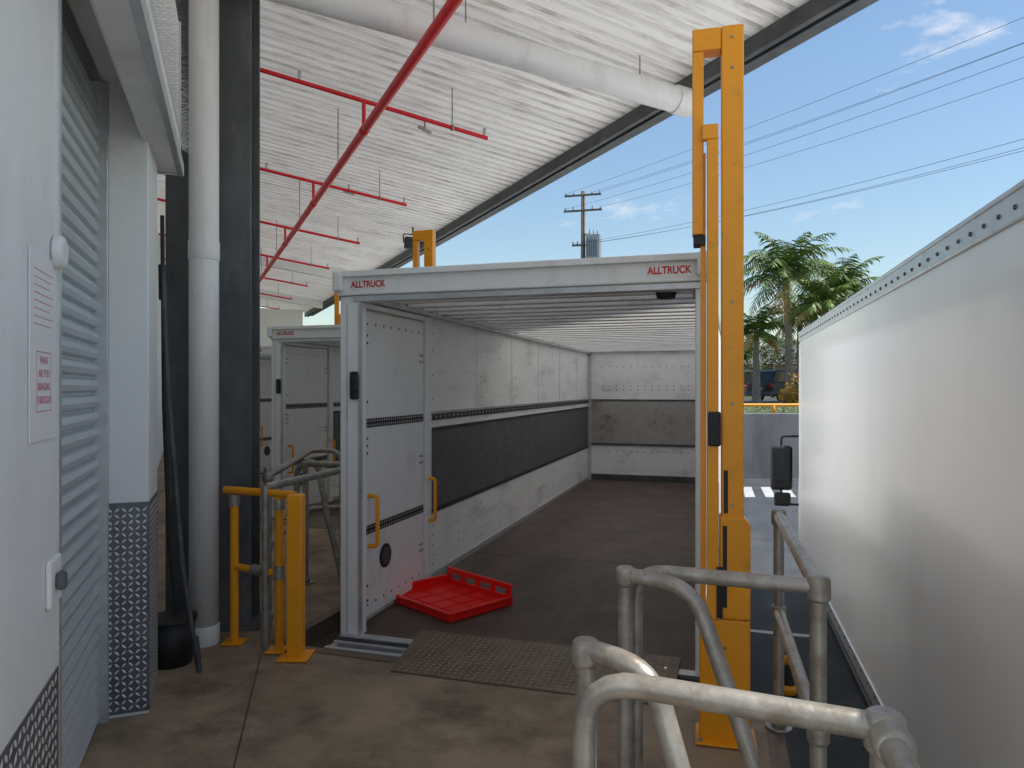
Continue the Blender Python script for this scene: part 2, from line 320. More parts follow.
def cab(T,xa,xb,y0):
    z0=-0.55
    prof=[(y0,z0),(y0+1.85,z0),(y0+1.9,z0+0.75),(y0+1.55,z0+1.75),(y0+1.3,z0+1.9),(y0,z0+1.9)]
    extrude_profile("cab_body",prof,xa,xb,GLOSS,T,0.07)
    wp=[(y0+1.915,z0+0.85),(y0+1.61,z0+1.68)]
    mesh_obj("windscreen",[(xa+0.1,wp[0][0]-0.02,wp[0][1]),(xb-0.1,wp[0][0]-0.02,wp[0][1]),(xb-0.1,wp[1][0]-0.01,wp[1][1]),(xa+0.1,wp[1][0]-0.01,wp[1][1])],[(0,1,2,3)],GLASS,T)
    for k,(x,s) in enumerate(((xa-0.003,-1),(xb+0.003,1))):
        mesh_obj("side_window_%d"%k,[(x,y0+0.45,z0+0.95),(x,y0+1.65,z0+0.95),(x,y0+1.42,z0+1.6),(x,y0+0.45,z0+1.6)],[(0,1,2,3)],GLASS,T)
    box("cab_bumper",xa-0.02,xb+0.02,y0+1.8,y0+2.0,z0-0.15,z0+0.15,GREYP,T,0.04)
    boxes("headlamps",[(xa+0.1,xa+0.4,y0+1.86,y0+1.93,z0+0.25,z0+0.45),(xb-0.4,xb-0.1,y0+1.86,y0+1.93,z0+0.25,z0+0.45)],ALU,T,0.02)

TL=(-1.118,4.68,0); S=(-1.85,4.2)
for i in range(3):
    open_truck((TL[0]+S[0]*i,TL[1]+S[1]*i,0))
for i in range(2):
    P=empty("dock_bridge_plate",(TL[0]+S[0]*i,TL[1]+S[1]*i,0),TR)
    V=[(0.60,-0.48,0.006),(2.15,-0.48,0.006),(2.15,0.16,0.022),(0.50,0.16,0.022),(0.60,-0.48,0.0045),(2.15,-0.48,0.0045),(2.15,0.16,0.006),(0.50,0.16,0.006)]
    o=mesh_obj("plate",V,[(0,1,2,3),(0,4,5,1),(1,5,6,2),(2,6,7,3),(3,7,4,0)],RUST,P)
    diamonds("plate_tread",(0.62,-0.47,0.0067),(1,0,0.0),(0,1,0.0242),1.5,0.62,0.04,RUSTHI,P,0.003,0.36,0.11)

# ------------------------------------------------------------ closed truck on the right
RT=empty("delivery_truck",(0.885+0.286*0.3,0.3,0),-math.atan(0.286))
L=7.8;W=2.4;zb=-0.15;zt=2.17
box("cargo_box",0,W,0,L,zb,zt,GLOSS,RT,0.03)
box("top_rail",-0.012,0.05,-0.01,L+0.01,zt-0.085,zt+0.012,ALU,RT,0.01)
box("top_rail_cap",-0.018,0.06,-0.01,L+0.01,zt+0.002,zt+0.022,ALU,RT,0.006)
box("top_rail_right",W-0.05,W+0.012,-0.01,L+0.01,zt-0.085,zt+0.012,ALU,RT,0.01)
box("bottom_rail",-0.010,0.05,-0.01,L+0.01,zb-0.05,zb+0.045,ALU,RT,0.006)
box("bottom_rubber",-0.03,0.05,0,L,zb-0.11,zb-0.051,BLACK,RT,0.01)
discs("rail_rivets",[(-0.0125,0.06+0.13*i,zt-0.042) for i in range(59)],0.009,(-1,0,0),DKSTEEL,RT,10,0.005)
discs("bottom_rivets",[(-0.0105,0.06+0.2*i,zb+0.02) for i in range(38)],0.008,(-1,0,0),DKSTEEL,RT,8,0.004)
box("front_corner_post",-0.008,0.06,L-0.05,L+0.012,zb,zt-0.09,GLOSS,RT,0.02)
boxes("rear_door_bars",[(0.5,0.54,-0.05,-0.01,zb,zt-0.1),(1.9,1.94,-0.05,-0.01,zb,zt-0.1)],ALU,RT,0.01)
boxes("chassis_rails",[(0.7,0.8,0.1,L+1.9,-0.5,zb-0.04),(1.6,1.7,0.1,L+1.9,-0.5,zb-0.04)],DKSTEEL,RT,0.01)
for k,xx in enumerate((0.22,0.5,W-0.5,W-0.22)): wheel("rear_wheel_%d"%k,(xx,1.8,G+0.4),0.4,0.22,RT)
for k,xx in enumerate((0.35,W-0.35)): wheel("front_wheel_%d"%k,(xx,L+0.8,G+0.4),0.4,0.24,RT)
cab(RT,0.18,W-0.18,L+0.12)
pipe("mirror_arm",[(0.18,L+1.35,0.98),(-0.08,L+1.35,0.98),(-0.08,L+1.35,0.12),(0.18,L+1.35,0.12)],0.014,BLACK,RT,0.05)
box("mirror_housing",-0.21,0.05,L+1.28,L+1.38,0.30,0.86,BLACK,RT,0.04)
box("mirror_glass",-0.185,0.02,L+1.272,L+1.279,0.42,0.83,GLASS,RT,0.003)
box("wide_mirror_housing",-0.17,0.03,L+1.28,L+1.36,0.10,0.27,BLACK,RT,0.03)

# ------------------------------------------------------------ warehouse
WH=empty("warehouse",(0,0,0))
WL=empty("front_wall_assembly",(-0.64,0,0),R(21)); WL.parent=WH
box("wall",-0.3,-0.06,-2.0,6.0,0,4.7,CREAM,WL,0)
V=[];F=[];z=0.0;prof=[]
while z<3.0:
    prof += [(0.0,z),(0.022,z+0.010),(0.030,z+0.032),(0.020,z+0.055),(0.0,z+0.066)]; z+=0.075
for (x,z) in prof: V += [(x-0.035,1.5,z),(x-0.035,3.69,z)]
for i in range(len(prof)-1): F.append((2*i,2*i+1,2*i+3,2*i+2))
mesh_obj("roller_door",V,F,SLAT,WL)
boxes("roller_guide",[(-0.05,0.03,3.66,3.70,0,3.05)],ALU,WL,0.004)
box("door_panel",0.0,0.12,-2.0,2.22,0.03,3.4,CREAM,WL,0.01)
box("door_panel_edge_trim",0.118,0.124,2.17,2.205,0.03,3.4,ALU,WL,0.002)
box("kick_plate",0.12,0.1235,-1.0,2.165,0.03,0.80,PLATE,WL,0)
diamonds("kick_plate_tread",(0.1237,0.56,0.04),(0,1,0),(0,0,1),1.6,0.76,0.036,PLATEHI,WL,0.003,0.42,0.2)
box("latch_plate",0.12,0.135,2.02,2.15,1.0,1.13,CREAM,WL,0.01)
box("latch_knob",0.135,0.16,2.06,2.10,1.04,1.09,GREYP,WL,0.01)
box("jamb",0.0,0.20,3.70,4.12,0,3.4,CREAM,WL,0.008)
box("jamb_kick",0.015,0.203,3.695,3.6985,0.02,1.04,PLATE,WL,0)
diamonds("jamb_kick_tread",(0.018,3.6945,0.03),(1,0,0),(0,0,1),0.18,1.0,0.03,PLATEHI,WL,0.002,0.42,0.16)
box("jamb_kick_side",0.2005,0.203,3.698,4.11,0.02,1.04,PLATE,WL,0)
diamonds("jamb_kick_side_tread",(0.2035,3.70,0.03),(0,1,0),(0,0,1),0.40,1.0,0.03,PLATEHI,WL,0.002,0.42,0.16)
box("jamb_trim",0.0,0.03,3.685,3.70,1.06,3.0,ALU,WL,0.002)
box("lintel",0.0,0.16,2.23,4.20,3.06,3.6,CREAM,WL,0.008)
box("awning_box",0.17,0.30,-2.0,4.22,2.80,3.65,CREAM,WL,0.012)
box("awning_lip",0.29,0.325,-2.0,4.24,2.79,2.86,ALU,WL,0.004)
box("awning_end",0.165,0.31,4.221,4.235,2.79,3.66,ALU,WL,0.004)
cyl("door_bump",(0.12,2.12,1.98),(0.15,2.12,1.98),0.05,0.045,CREAM,WL,20,0.01)
V=[];F=[]
for i in range(130):
    y=1.0+i*0.024
    for a in (-25,10,45):
        a=R(a+random.uniform(-6,6)); dx=math.cos(a)*0.11; dz=math.sin(a)*0.11; dy=random.uniform(-.02,.02); b=len(V)
        V += [(0.325,y-0.0012,2.90),(0.325,y+0.0012,2.90),(0.325,y,2.9025),(0.325+dx,y+dy,2.90+dz)]
        F += [(b,b+1,b+3),(b+1,b+2,b+3),(b+2,b,b+3)]
mesh_obj("bird_spikes",V,F,ALU,WL)
def onwall(s,x,z): 
    return Vector((-0.64+x*math.cos(R(21))-s*math.sin(R(21)), x*math.sin(R(21))+s*math.cos(R(21)), z))
sg=empty("warning_sign",onwall(1.99,0.1215,0),R(21))
box("paper",0,0.003,-0.14,0.14,1.46,1.95,PAPER,sg,0)
boxes("red_border",[(0.003,0.0036,-0.075,0.075,1.69,1.693),(0.003,0.0036,-0.075,0.075,1.535,1.538),(0.003,0.0036,-0.078,-0.075,1.535,1.693),(0.003,0.0036,0.075,0.078,1.535,1.693)],PINK,sg)
for k,t in enumerate(("WHAT","ARE YOU","BRINGING","THROUGH?")):
    text("line_%d"%k,t,0.028,(0.0036,0,1.67-k*0.035),(R(90),0,R(90)),PINK,sg,0.0004,1.0,0.01)
boxes("small_print",[(0.003,0.0034,-0.1,0.1-0.02*(i%3),1.90-0.02*i,1.903-0.02*i) for i in range(8)],PINK,sg)

CA=empty("canopy",(0,0,0),R(24.4)); CA.parent=WH
def cz(x): return 4.2+0.137*(3.9-x)
YC=0.3; PT=0.15
pr=[];ln=[];y=YC
while y<26:
    pr += [(y,0.0),(y+0.095,0.0),(y+0.105,0.035),(y+0.140,0.035)]
    ln.append(y); y+=PT
V=[];F=[]
for (y,dz) in pr: V += [(-1.5,y,cz(-1.5)+dz),(3.9,y,cz(3.9)+dz)]
for i in range(len(pr)-1): F.append((2*i,2*i+1,2*i+3,2*i+2))
mesh_obj("soffit",V,F,CEIL,CA)
V=[];F=[]
for y in ln:
    b=len(V); V += [(-1.5,y+0.107,cz(-1.5)+0.031),(3.9,y+0.107,cz(3.9)+0.031),(3.9,y+0.122,cz(3.9)+0.031),(-1.5,y+0.122,cz(-1.5)+0.031)]; F.append((b,b+3,b+2,b+1))
mesh_obj("soffit_groove_shade_lines",V,F,RIBL,CA)  # painted shade strips that make the ribs read
box("fascia",3.90,3.94,YC,26,4.06,4.36,DKSTEEL,CA,0.005)
box("gutter",3.945,4.10,YC,26,4.10,4.30,DKSTEEL,CA,0.02)
box("edge_beam",3.80,3.86,YC,26,4.06,4.19,DKSTEEL,CA,0.008)
for k,y in enumerate((16.5, 22.0)):
    v=[(-1.4,y,cz(-1.4)-0.02),(3.75,y,cz(3.75)-0.02),(3.75,y,cz(3.75)-0.26),(-1.4,y,cz(-1.4)-0.26)]
    v+= [(a,b+0.14,c) for a,b,c in v]
    o=mesh_obj("rafter_%d"%k,v,[(0,1,2,3),(7,6,5,4),(0,4,5,1),(1,5,6,2),(2,6,7,3),(3,7,4,0)],CREAM,CA); recalc(o)
box("back_wall",-0.7,-0.5,5.2,26,0,4.75,CREAM,CA,0)
box("end_wall",-0.5,3.6,25,25.2,0,4.2,CREAM,CA,0)

c=empty("steel_column",(-2.01,4.86,0),R(6))
boxes("flanges",[(-0.27,0.27,-0.13,-0.105,0,4.6),(-0.27,0.27,0.105,0.13,0,4.6)],COLM,c,0.003)
box("web",-0.015,0.015,-0.105,0.105,0,4.6,COLM,c,0)
box("base_plate",-0.33,0.33,-0.17,0.17,0,0.02,COLM,c)
d=empty("downpipe",(-1.925,4.5,0))
cyl("pipe",(0,0,0.0),(0,0,4.3),0.088,0.088,PVC,d,36)
for z in (0.06,2.45): cyl("collar_%d"%(z*10),(0,0,z-0.06),(0,0,z+0.06),0.093,0.093,PVC,d,36,0.004)
ca,sa=math.cos(R(24.4)),math.sin(R(24.4))
def cw(x,y,z): return Vector((x*ca-y*sa, x*sa+y*ca, z))
hp=empty("overhead_drain_pipe")
e=Vector((1.488,6.02,3.97)); dirn=Vector((-0.911,-0.4125,0.07))
pipe("pipe",[e,e+dirn*3.9],0.105,PVC,hp,0,8)
pipe("pipe_socket",[e+dirn*0.0,e+dirn*0.16],0.115,PVC,hp,0,8)
pipe("pipe_elbow",[e+dirn*3.9,e+dirn*4.05+Vector((0,0,0.02)),e+dirn*4.1+Vector((0,0,0.5))],0.105,PVC,hp,0.1,8)
for k,t in enumerate((0.5,2.0,3.3)):
    p=e+dirn*t; cyl("hanger_%d"%k,p,(p.x,p.y,4.55),0.006,0.006,GALV,hp,8)

sp=empty("fire_sprinkler_pipework",(0,0,0),R(24.4))
pipe("main",[(1.46,YC+0.3,3.9),(1.46,24.5,3.9)],0.038,REDP,sp)
for i in range(-2,7):
    y=6.44+2.8*i
    if y<YC+0.2: continue
    if i<0: y-=0.4
    zb_=lambda x: 4.17-0.137*(x-1.46)
    pipe("branch_%d"%(i+2),[(-0.45,y,zb_(-0.45)),(2.66,y,zb_(2.66))],0.02,REDP,sp)
    pipe("riser_%d"%(i+2),[(1.46,y,3.9),(1.46,y,4.17)],0.018,REDP,sp)
    cyl("tee_%d"%(i+2),(1.46,y-0.06,3.9),(1.46,y+0.06,3.9),0.043,0.043,REDP,sp,16)
    for k,x in enumerate((0.3,2.3)):
        pipe("hanger_%d_%d"%(i+2,k),[(x,y,zb_(x)),(x,y,cz(x)+0.01)],0.006,GALV,sp)
        cyl("hanger_ring_%d_%d"%(i+2,k),(x-0.012,y,zb_(x)),(x+0.012,y,zb_(x)),0.028,0.028,GALV,sp,12)
    for k,x in enumerate((-0.2,0.9,2.63)):
        cyl("head_%d_%d"%(i+2,k),(x,y,zb_(x)),(x,y,zb_(x)+0.09),0.012,0.016,ALU,sp,10)
    pipe("main_hanger_%d"%(i+2),[(1.46,y+1.2,3.93),(1.46,y+1.2,cz(1.46))],0.006,GALV,sp)
for (x,y) in ((2.3,7.3),(2.1,10.2)):
    p=cw(x,y,0); l=empty("ceiling_bracket",(p.x,p.y,0),R(24.4+35))
    z=cz(x)
    box("arm",-0.10,0.10,-0.015,0.015,z-0.12,z-0.09,GALV,l,0.003); pipe("stem",[(0,0,z-0.1),(0,0,z+0.01)],0.01,GALV,l)
p=cw(3.45,11.6,0); fl=empty("floodlight",(p.x,p.y,0),R(20))
box("lamp_housing",-0.14,0.14,-0.06,0.06,3.90,4.09,BLACK,fl,0.02)
box("lens",-0.12,0.12,-0.068,-0.062,3.92,4.07,GLASS,fl,0.004)
pipe("yoke",[(-0.16,0,4.0),(-0.16,0,4.14),(0.16,0,4.14),(0.16,0,4.0)],0.01,BLACK,fl,0.03); pipe("yoke_stem",[(0,0,4.14),(0,0,4.27)],0.014,BLACK,fl)
box("sensor",0.13,0.22,-0.05,0.03,4.06,4.15,BLACK,fl,0.02)

# ------------------------------------------------------------ yellow tall gate posts
def gate_post(x,y):
    g=empty("yellow_gate_post",(x,y,0),R(-14))
    k=0.004556
    def X(px): return (px-720)*k
    def Z(py): return 1.6+(384-py)*k
    box("main_channel",X(721),X(742),-0.05,0.05,Z(735),Z(28),YEL,g,0.006)
    box("head_bar",X(693),X(721)-0.001,-0.045,0.045,Z(50),Z(28),YEL,g,0.006)
    box("outer_leg",X(693),X(704),-0.04,0.04,Z(232),Z(50)-0.001,YEL,g,0.005)
    box("outer_leg_pad",X(694),X(706),-0.035,0.035,Z(243),Z(232)-0.001,BLACK,g,0.005)
    box("inner_head",X(702),X(718),-0.07,-0.025,Z(140),Z(125),YEL,g,0.006)
    box("inner_leg",X(707),X(718),-0.07,-0.025,Z(612),Z(140)-0.001,YEL,g,0.005)
    box("inner_rail",X(701),X(706),-0.02,0.02,Z(690),Z(150),YEL,g,0.003)
    box("lower_housing",X(700),X(748),-0.062,0.065,Z(735),Z(612)-0.002,YEL,g,0.008)
    prof=[(X(719.5),Z(611)),(X(748),Z(611)),(X(748),Z(518)),(X(742),Z(512)),(X(719.5),Z(512))]
    V=[(a,-0.064,b) for a,b in prof]+[(a,0.064,b) for a,b in prof]; n=5
    o=mesh_obj("upper_housing",V,[tuple(range(n)),tuple(range(2*n-1,n-1,-1))]+[(i,(i+1)%n,n+(i+1)%n,n+i) for i in range(n)],YEL,g); recalc(o); bevel(o,0.005)
    boxes("slots",[(X(723),X(727),-0.0535,-0.0505,Z(508),Z(466)),(X(722),X(726),-0.0665,-0.0645,Z(600),Z(520)),
                   (X(716),X(722),-0.0745,-0.0705,Z(610),Z(560))],BLACK,g)
    box("catch",X(708),X(720),-0.09,-0.071,Z(442),Z(408),BLACK,g,0.008)
    box("base_plate",X(696),X(754),-0.10,0.10,0.004,0.016,YEL,g,0.004)
    discs("anchor_bolts",[(X(700),-0.08,0.017),(X(750),-0.08,0.017)],0.012,(0,0,1),GALV,g,6,0.012)
    discs("bolts",[(X(731),-0.0505,Z(y)) for y in (40,70,300,400,500)]+[(X(724),-0.0625,Z(y)) for y in (640,670,700)],0.008,(0,-1,0),GALV,g,8,0.005)
for i in range(3): gate_post(0.948+S[0]*i,3.28+S[1]*i)

# ------------------------------------------------------------ galvanised rails
def rails(ox,oy):
    g=empty("galvanised_handrail",(ox,oy,0)); r=0.0245; h=1.0
    def clamp(n,p,rr=0.033,L=0.032,ax=(0,0,1)):
        p=Vector(p);a=Vector(ax).normalized(); cyl(n,p-a*L,p+a*L,rr,rr,GALV,g,24,0.016,4)
    P2=(0.362,2.30)
    pipe("post_a",[(P2[0],P2[1],0),(P2[0],P2[1],h)],r,GALV,g); clamp("tee_a",(P2[0],P2[1],h-0.005))
    pipe("brace_a",[(P2[0],P2[1],h),(0.55,2.19,h-0.005),(0.66,2.03,0.6),(0.82,1.95,0.0)],r,GALV,g,0.14)
    pipe("rail_a",[(0.405,2.36,0.0),(0.405,2.36,h+0.0),(0.927,2.18,h-0.005)],r,GALV,g,0.10)
    clamp("corner_a",(0.927,2.18,h-0.010),0.036,0.040); 
    pipe("post_b",[(0.927,2.18,0),(0.927,2.18,h)],r,GALV,g)
    pipe("rail_b",[(0.927,2.18,h-0.01),(1.25,3.375,h)],r,GALV,g); clamp("tee_b",(1.25,3.375,h-0.01),0.034,0.04)
    clamp("tee_b2",(0.94,2.23,h-0.01),0.034,0.03,(0.27,1,0))
    pipe("post_c",[(1.25,3.375,0),(1.25,3.375,h)],r,GALV,g)
    pipe("rail_c",[(0.927,2.18,0.55),(1.25,3.375,0.55)],r,GALV,g)
    clamp("tee_c",(1.25,3.375,0.55)); clamp("tee_c2",(0.927,2.18,0.55))
    pipe("post_d",[(0.17,1.655,0),(0.17,1.655,h)],r,GALV,g); clamp("tee_d",(0.17,1.655,h-0.01))
    pipe("brace_d",[(0.17,1.655,h),(0.30,1.55,h-0.01),(0.40,1.44,0.6),(0.58,1.33,0.0)],r,GALV,g,0.10)
    pipe("rail_d",[(0.145,1.50,0.0),(0.15,1.49,h),(0.656,1.267,h)],r,GALV,g,0.12)
    clamp("corner_d",(0.656,1.267,h-0.008),0.035,0.038); pipe("post_e",[(0.656,1.267,0),(0.656,1.267,h)],r,GALV,g)
    pipe("rail_e",[(0.656,1.267,h-0.005),(0.35,0.18,h-0.01)],r,GALV,g)
    clamp("tee_e",(0.645,1.22,h-0.005),0.034,0.03,(0.27,1,0))
    pipe("post_f",[(0.35,0.18,0),(0.35,0.18,h)],r,GALV,g)
    for k,(x,y) in enumerate([P2,(0.927,2.18),(1.25,3.375),(0.17,1.655),(0.656,1.267)]):
        cyl("flange_%d"%k,(x,y,0.0045),(x,y,0.014),0.06,0.06,GALV,g,20); cyl("flange_neck_%d"%k,(x,y,0.014),(x,y,0.06),0.034,0.034,GALV,g,20)
rails(0,0)
rails(-1.85,4.2)
g=empty("bay_handrail"); r=0.024
pipe("post",[(-1.62,4.78,0),(-1.62,4.78,1.07)],r,GALV,g)
pipe("hoop",[(-1.62,4.78,1.02),(-1.62,4.95,1.02),(-1.78,6.4,1.04),(-1.5,6.35,1.04),(-1.5,6.35,0)],r,GALV,g,0.15)
pipe("lower_rail",[(-1.62,4.78,0.55),(-1.75,6.2,0.55),(-1.5,6.3,0.55)],r,GALV,g,0.1)
for k,z in enumerate((1.0,0.55,0.08)): cyl("clamp_%d"%k,(-1.62,4.78,z-0.035),(-1.62,4.78,z+0.035),0.035,0.035,GALV,g,16,0.01,3)

yb_=empty("yellow_safety_barrier")
pipe("post_a",[(-1.735,4.5,0),(-1.735,4.5,0.90)],0.026,YEL,yb_)
pipe("collar_a",[(-1.735,4.5,0.86),(-1.735,4.5,0.93)],0.034,GALV,yb_)
pipe("top_rail",[(-1.80,4.52,0.955),(-1.55,4.42,0.955),(-1.30,4.30,0.955)],0.024,YEL,yb_)
pipe("mid_rail",[(-1.735,4.5,0.48),(-1.42,4.36,0.47)],0.022,YEL,yb_)
pipe("mid_collar",[(-1.60,4.44,0.477),(-1.52,4.404,0.473)],0.032,GALV,yb_)
pipe("post_b",[(-1.41,4.36,0),(-1.41,4.36,0.95)],0.026,YEL,yb_)
pipe("post_b_collar",[(-1.41,4.36,0.86),(-1.41,4.36,0.92)],0.034,GALV,yb_)
pipe("post_b_collar_low",[(-1.41,4.36,0.44),(-1.41,4.36,0.52)],0.034,GALV,yb_)
boxes("flat_post",[(-1.325,-1.235,4.22,4.31,0.0,0.965)],YEL,yb_,0.008)
boxes("feet",[(-1.80,-1.67,4.44,4.56,0.004,0.014),(-1.48,-1.34,4.30,4.42,0.004,0.014),(-1.37,-1.19,4.17,4.36,0.004,0.014)],YEL,yb_,0.003)

po=empty("dock_hook_pole")
pipe("shaft",[(-2.0,4.12,2.27),(-1.96,4.10,1.6),(-1.86,4.06,0.6),(-1.755,4.03,0.02)],0.014,DKSTEEL,po)
pipe("grip",[(-2.005,4.125,2.3),(-2.0,4.12,2.1)],0.02,BLACK,po)
pipe("hook_tip",[(-1.775,4.035,0.2),(-1.75,4.03,0.012)],0.017,DKSTEEL,po)
pp=empty("hanging_hose"); pipe("hose",[(-2.04,4.2,2.6),(-2.03,4.2,1.5),(-2.0,4.2,0.7),(-1.95,4.22,0.12)],0.012,BLACK,pp)
tb=empty("black_rubbish_tub",(-1.975,4.18,0)); 
cyl("body",(0,0,0.0),(0,0,0.26),0.11,0.13,BLACK,tb,28); cyl("rim",(0,0,0.25),(0,0,0.27),0.138,0.138,BLACK,tb,28,0.005)
eb=empty("electrical_box",onwall(4.45,0.0,0),R(21))
box("case",-0.06,0.08,-0.06,0.06,0.95,1.2,GREYP,eb,0.01); pipe("conduit",[(0.02,0,1.2),(0.02,0,4.3)],0.012,PVC,eb)

# ------------------------------------------------------------ red crate
cr=empty("red_crate",(-0.935,5.42,0.004),R(-46))
w,dp,t=0.74,0.57,0.012
box("base",0,w,0,dp,0.012,0.024,REDC,cr,0.003)
boxes("base_ribs",[(0.03+0.11*i,0.04+0.11*i,0.02,dp-0.02,0.0,0.0118) for i in range(7)],REDC,cr)
boxes("base_top_ribs",[(0.06+0.155*i,0.066+0.155*i,0.03,dp-0.03,0.0242,0.031) for i in range(5)]+[(0.03,w-0.03,0.1+0.17*i,0.106+0.17*i,0.0242,0.030) for i in range(3)],REDC,cr)
box("front_side",0,w,-t,0,0.0,0.055,REDC,cr,0.004)
box("left_side",-t,0,-t,dp+t,0.0,0.075,REDC,cr,0.004)
box("right_side",w,w+t,-t,dp+t,0.0,0.055,REDC,cr,0.004)
def slot_wall(nm,length,h,nslot,parent,fn):
    ls=[(0,length,0,0.06),(0,length,h-0.03,h)]
    bw=0.055; sw=(length-bw*(nslot+1))/nslot
    for i in range(nslot+1): ls.append((i*(sw+bw),i*(sw+bw)+bw,0.0605,h-0.0305))
    boxes(nm,[fn(a,b,c,d_) for a,b,c,d_ in ls],REDC,parent,0.003)
slot_wall("back_side",w,0.135,4,cr,lambda a,b,c,d_:(a,b,dp,dp+t,c,d_))
box("back_rim",-t,w+t,dp-0.004,dp+t+0.012,0.1355,0.145,REDC,cr,0.003)
boxes("front_rim",[(-t-0.012,w+t+0.012,-t-0.014,0.002,0.0555,0.064),(w-0.002,w+t+0.014,0.003,dp-0.005,0.0555,0.064),(-t-0.014,0.002,0.003,dp-0.005,0.0755,0.083)],REDC,cr,0.003)

bo=empty("bollard",(2.32,6.1,G))
cyl("post",(0,0,0),(0,0,0.55),0.085,0.085,BLACK,bo,24,0.01)
for k,z in enumerate((0.16,0.42)): cyl("band_%d"%k,(0,0,z-0.04),(0,0,z+0.04),0.088,0.088,YEL,bo,24)
cyl("foot",(0,0,0),(0,0,0.03),0.16,0.15,BLACK,bo,24)

# ------------------------------------------------------------ background
def palm(x,y,h,fl,seed,nf=26):
    rnd=random.Random(seed); g=empty("palm_tree",(x,y,TZ-0.05))
    n=12; lean=rnd.uniform(-.3,.3)
    V=[];F=[];sg_=12
    for i in range(n+1):
        t=i/n; r=0.24*(1-t)+0.13*t + (0.09 if i==0 else 0) + (0.04 if i==n else 0); cx=lean*t*t; z=h*t
        for k in range(sg_):
            a=2*math.pi*k/sg_; V.append((cx+r*math.cos(a),r*math.sin(a),z))
    for i in range(n):
        for k in range(sg_): F.append((i*sg_+k,i*sg_+(k+1)%sg_,(i+1)*sg_+(k+1)%sg_,(i+1)*sg_+k))
    mesh_obj("trunk",V,F,TRUNK,g,True)
    mesh_obj("crownshaft",[(lean+0.16*math.cos(a)*s,0.16*math.sin(a)*s,z) for z,s in ((h-0.1,1.1),(h+0.5,0.7)) for a in [2*math.pi*k/8 for k in range(8)]],[(k,(k+1)%8,8+(k+1)%8,8+k) for k in range(8)],PALM,g,True)
    V=[];F=[];VD=[];FD=[]
    for f in range(nf):
        az=f*2.399+rnd.uniform(-.25,.25); t0=f/nf
        el=R(88-100*t0+rnd.uniform(-8,8)); Lf=fl*(0.85+0.3*rnd.random())
        dry = t0>0.90
        VV,FF=(VD,FD) if dry else (V,F)
        p=Vector((lean,0,h+0.35)); m_=26; hd=Vector((math.cos(az),math.sin(az),0)); side=Vector((-math.sin(az),math.cos(az),0))
        e_=el; st=Lf/m_
        for j in range(m_):
            d_=hd*math.cos(e_)+Vector((0,0,math.sin(e_))); q=p+d_*st
            w_=0.022*(1-j/m_)+0.004; b=len(VV)
            VV += [p+side*w_,p-side*w_,q-side*w_,q+side*w_]; FF.append((b,b+1,b+2,b+3))
            if j>2:
                u=j/m_; ll=fl*0.26*math.sin(math.pi*min(1,0.18+0.85*u))**0.7*rnd.uniform(.8,1.1)
                for s in (-1,1):
                    dd=(side*s*0.8+d_*0.55+Vector((0,0,rnd.uniform(-.55,.05)))).normalized()
                    dr=Vector((0,0,-0.35*ll)); b=len(VV); wv=d_*0.034
                    VV += [p-wv,p+wv,p+dd*ll*0.55+wv*1.1+dr*0.25,p+dd*ll*0.55-wv*1.1+dr*0.25,p+dd*ll+dr]
                    FF += [(b,b+1,b+2,b+3),(b+3,b+2,b+4)]
            p=q; e_-=R(75)/m_*(0.6+0.9*j/m_)*1.2
    mesh_obj("fronds",V,F,PALM,g); 
    if VD: mesh_obj("dry_fronds",VD,FD,PALMD,g)
palm(13.9,36,6.0,3.3,1,42); palm(17.2,38.0,5.6,2.7,2,32); palm(14.6,33.8,4.4,2.2,5,26); palm(12.9,38,3.4,2.1,9,22); palm(16.0,40,4.3,2.3,12,24)
def foliage(name, blobs, n, size, m, trunk=None):
    g=empty(name); V=[];F=[]
    for (cx,cy,cz_,rx,ry,rz) in blobs:
        for _ in range(n):
            while True:
                v=Vector((random.uniform(-1,1),random.uniform(-1,1),random.uniform(-1,1)))
                if 0.3<v.length<1: break
            if random.random()<0.25: v*=random.uniform(0.9,1.2)
            c=Vector((cx+v.x*rx,cy+v.y*ry,cz_+v.z*rz)); 
            a=Vector((random.gauss(0,1),random.gauss(0,1),random.gauss(0,1))).normalized(); b_=a.orthogonal().normalized(); s=size*random.uniform(.5,1.3)
            k=len(V); V += [c+a*s,c+b_*s*0.5,c-a*s,c-b_*s*0.5]; F.append((k,k+1,k+2,k+3))
    mesh_obj("leaves",V,F,m,g)
    if trunk:
        for i,(x,y,z0,z1) in enumerate(trunk): cyl("trunk_%d"%i,(x,y,z0),(x,y,z1),0.16,0.08,TRUNK,g,10)
    return g
foliage("yellow_shrub",[(14.3,35.2,1.6,0.9,0.7,0.9),(14.9,35.0,2.4,0.7,0.6,0.9),(13.6,35.2,1.2,0.6,0.5,0.4)],450,0.09,FLOWER,[(14.5,35.2,TZ-0.05,2.2)])
foliage("hedge",[(x,70+random.uniform(-3,3),TZ+1.6+random.uniform(-.5,.9),3.2,2,2.2+random.random()*1.4) for x in range(-40,90,4)],500,0.35,LEAF)
foliage("background_trees",[(x+random.uniform(-3,3),110+random.uniform(-6,6),TZ+3.5+random.uniform(-1,2),6,4,4+random.random()*2.0) for x in range(-110,160,8)],700,0.6,LEAF)
foliage("tree",[(19.0,56,3.6,1.8,1.6,1.3),(20.8,56,4.5,1.7,1.3,1.2),(22.4,55,3.9,1.7,1.2,1.4),(18.2,57,4.4,1.0,1,0.8)],700,0.16,LEAF,[(20.3,56,TZ-0.05,3.9)])
foliage("low_planting",[(x,23.2+random.uniform(-.3,.3),TZ+0.12,0.5,0.3,0.2) for x in [i*0.9 for i in range(-8,35)]],90,0.06,LEAF)
h=empty("brick_house",(24.5,63,TZ),R(-8))
